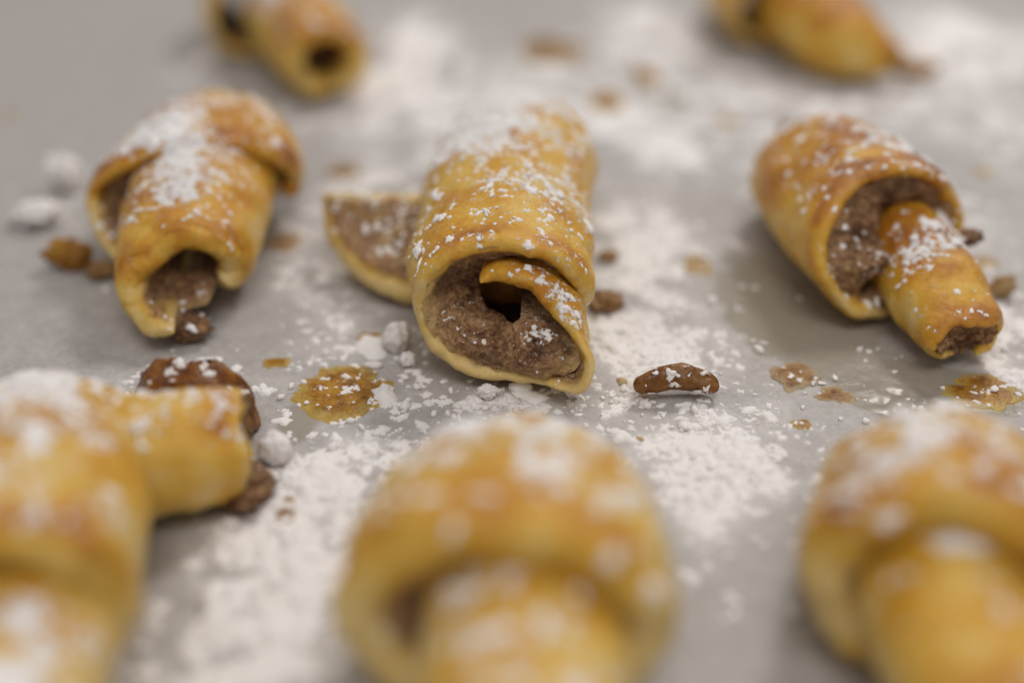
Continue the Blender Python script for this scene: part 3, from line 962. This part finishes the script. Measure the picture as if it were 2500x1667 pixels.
spot("filling_crumb", "tan smear right of the right pastry's roll", "crumb", 9.95, 22.1, .22, .36, .04, TAN, 18, .5, 0, CG)
lump("dough_chip", "pale tan flake standing beside the right pastry's tip", "crumb", 9.65, 20.55, (.24, .1, .24), TAN, 19, rag=.35)
spot("caramel_spot", "small orange bit beside two sugar lumps left of the middle pastry", "caramel", -2.64, 19.0, .26, .22, .04, AMBER, 20, .5, 2, CG)
spot("filling_patch", "brown wedge showing through the sugar beside the front middle pastry", "filling", -3.35, 13.9, .15, .32, .03, CINN, 21, .4, 3, CG)
spot("caramel_spot", "lone blurred tan dot at the far left of the parchment", "caramel", -13.9, 31.4, .18, .36, .03, TAN, 22, .3, 0, CG)
spot("filling_crumb", "small orange flake just left of the nut", "crumb", 1.93, 17.45, .1, .13, .05, TAN, 23, .4, 0, CG)
spot("filling_patch", "faint scatter of cinnamon beside the shiny grease patch", "filling", 5.55, 17.0, .3, .25, .012, CINN, 24, .7, 0, CG, .9)

lump("filling_crumb", "brown caramel stub poking out left of the left pastry", "crumb", -9.15, 21.9, (.48, .27, .3), AMBER, 25, rot=-.1, rag=.4)
lump("filling_crumb", "dusty grey brown crumb between the caramel stub and left pastry", "crumb", -8.4, 21.5, (.3, .25, .16), CINN, 26, rag=.45)

# the nut: a bent, ridged half kernel
u = np.linspace(0, 1, 60)
v = np.linspace(0, 2 * np.pi, 48, endpoint=False)
U, W = np.meshgrid(u, v, indexing='ij')
rad = 0.265 * np.clip(np.sin(np.pi * np.clip(U, 1e-3, 1 - 1e-3)), 0, 1)**0.36 * (1 - .2 * np.sin(np.pi * U) + .10 * (U > .5) * (U - .5))
rad = rad * (1 + 0.10 * np.cos(3 * W + 4 * U) + 0.12 * noise3(np.stack([U * 4, np.cos(W) * 1.2, np.sin(W) * 1.2], -1), 3) + .05 * noise3(np.stack([U * 14, np.cos(W) * 4, np.sin(W) * 4], -1), 4))
cx = 2.06 + 1.46 * U
cy = 16.92 + 0.10 * np.sin(U * 3.14)
cz = 0.25 + 0.10 * np.sin(np.pi * U)**2 - .03 * U
V = np.stack([cx, cy + rad * np.cos(W) * 1.05, cz + rad * np.sin(W)], -1)
V[..., 2] = np.maximum(V[..., 2], 0.01)
i, j = np.meshgrid(np.arange(59), np.arange(48), indexing='ij')
a = (i * 48 + j).ravel()
b = (i * 48 + (j + 1) % 48).ravel()
F = np.stack([a, b, b + 48, a + 48], 1)
nut = bpy.data.objects.new("nut_piece", None)
COL.objects.link(nut)
nut.location = Vector((2.8, 16.97, 0)) * CM
nut.empty_display_size = 0.005
tag(nut, "glossy brown bent nut piece flecked with sugar right below the middle pastry", "nut")
mesh_obj("kernel", V.reshape(-1, 3), F, NUTM, nut, (2.8, 16.97, 0))
rg = np.random.RandomState(3)
k = rg.randint(5, 55, 16)
q = np.where(np.arange(16) % 3 == 0, rg.randint(24, 34, 16), rg.randint(8, 26, 16)) % 48
Pn = V[k, q]
Nn_ = np.stack([np.zeros(16), np.cos(v[q]), np.sin(v[q])], 1)
Vs, Fs = clump_mesh(Pn, Nn_, rg, 0.035, np.full(16, .5))
s = mesh_obj("sugar_dusting", Vs, Fs, SUG, nut, (2.8, 16.97, 0))
s["kind"] = "stuff"

LG = "lumps of sugar on the parchment"
lump("sugar_lump", "tall angular sugar lump beside the lower left of the middle pastry", "sugar lump", -2.1, 18.55, (.25, .22, .3), SUG, 31, rag=.3, freq=1.4, group=LG)
lump("sugar_lump", "small sugar lump below the tall angular one", "sugar lump", -1.87, 18.05, (.15, .13, .13), SUG, 32, rag=.35, group=LG)
lump("sugar_lump", "big round sugar ball off the arm of the front left pastry", "sugar lump", -3.72, 15.1, (.26, .25, .27), SUG, 33, rag=.2, freq=2.0, group=LG)
lump("sugar_lump", "sugar lump touching the bottom of the middle pastry", "sugar lump", -.42, 16.95, (.17, .14, .12), SUG, 34, rag=.35, group=LG)
lump("sugar_lump", "round sugar lump under the middle pastry's pointed tip", "sugar lump", 1.02, 17.0, (.13, .12, .14), SUG, 35, rag=.25, group=LG)
lump("sugar_lump", "blurred low sugar heap at the far left edge", "sugar lump", -10.6, 24.2, (.5, .45, .2), SUG, 36, rag=.6, freq=2.6, group=LG)
lump("sugar_lump", "blurred tall sugar heap behind the low heap at left", "sugar lump", -10.6, 26.0, (.4, .4, .4), SUG, 37, rag=.6, freq=2.6, group=LG)
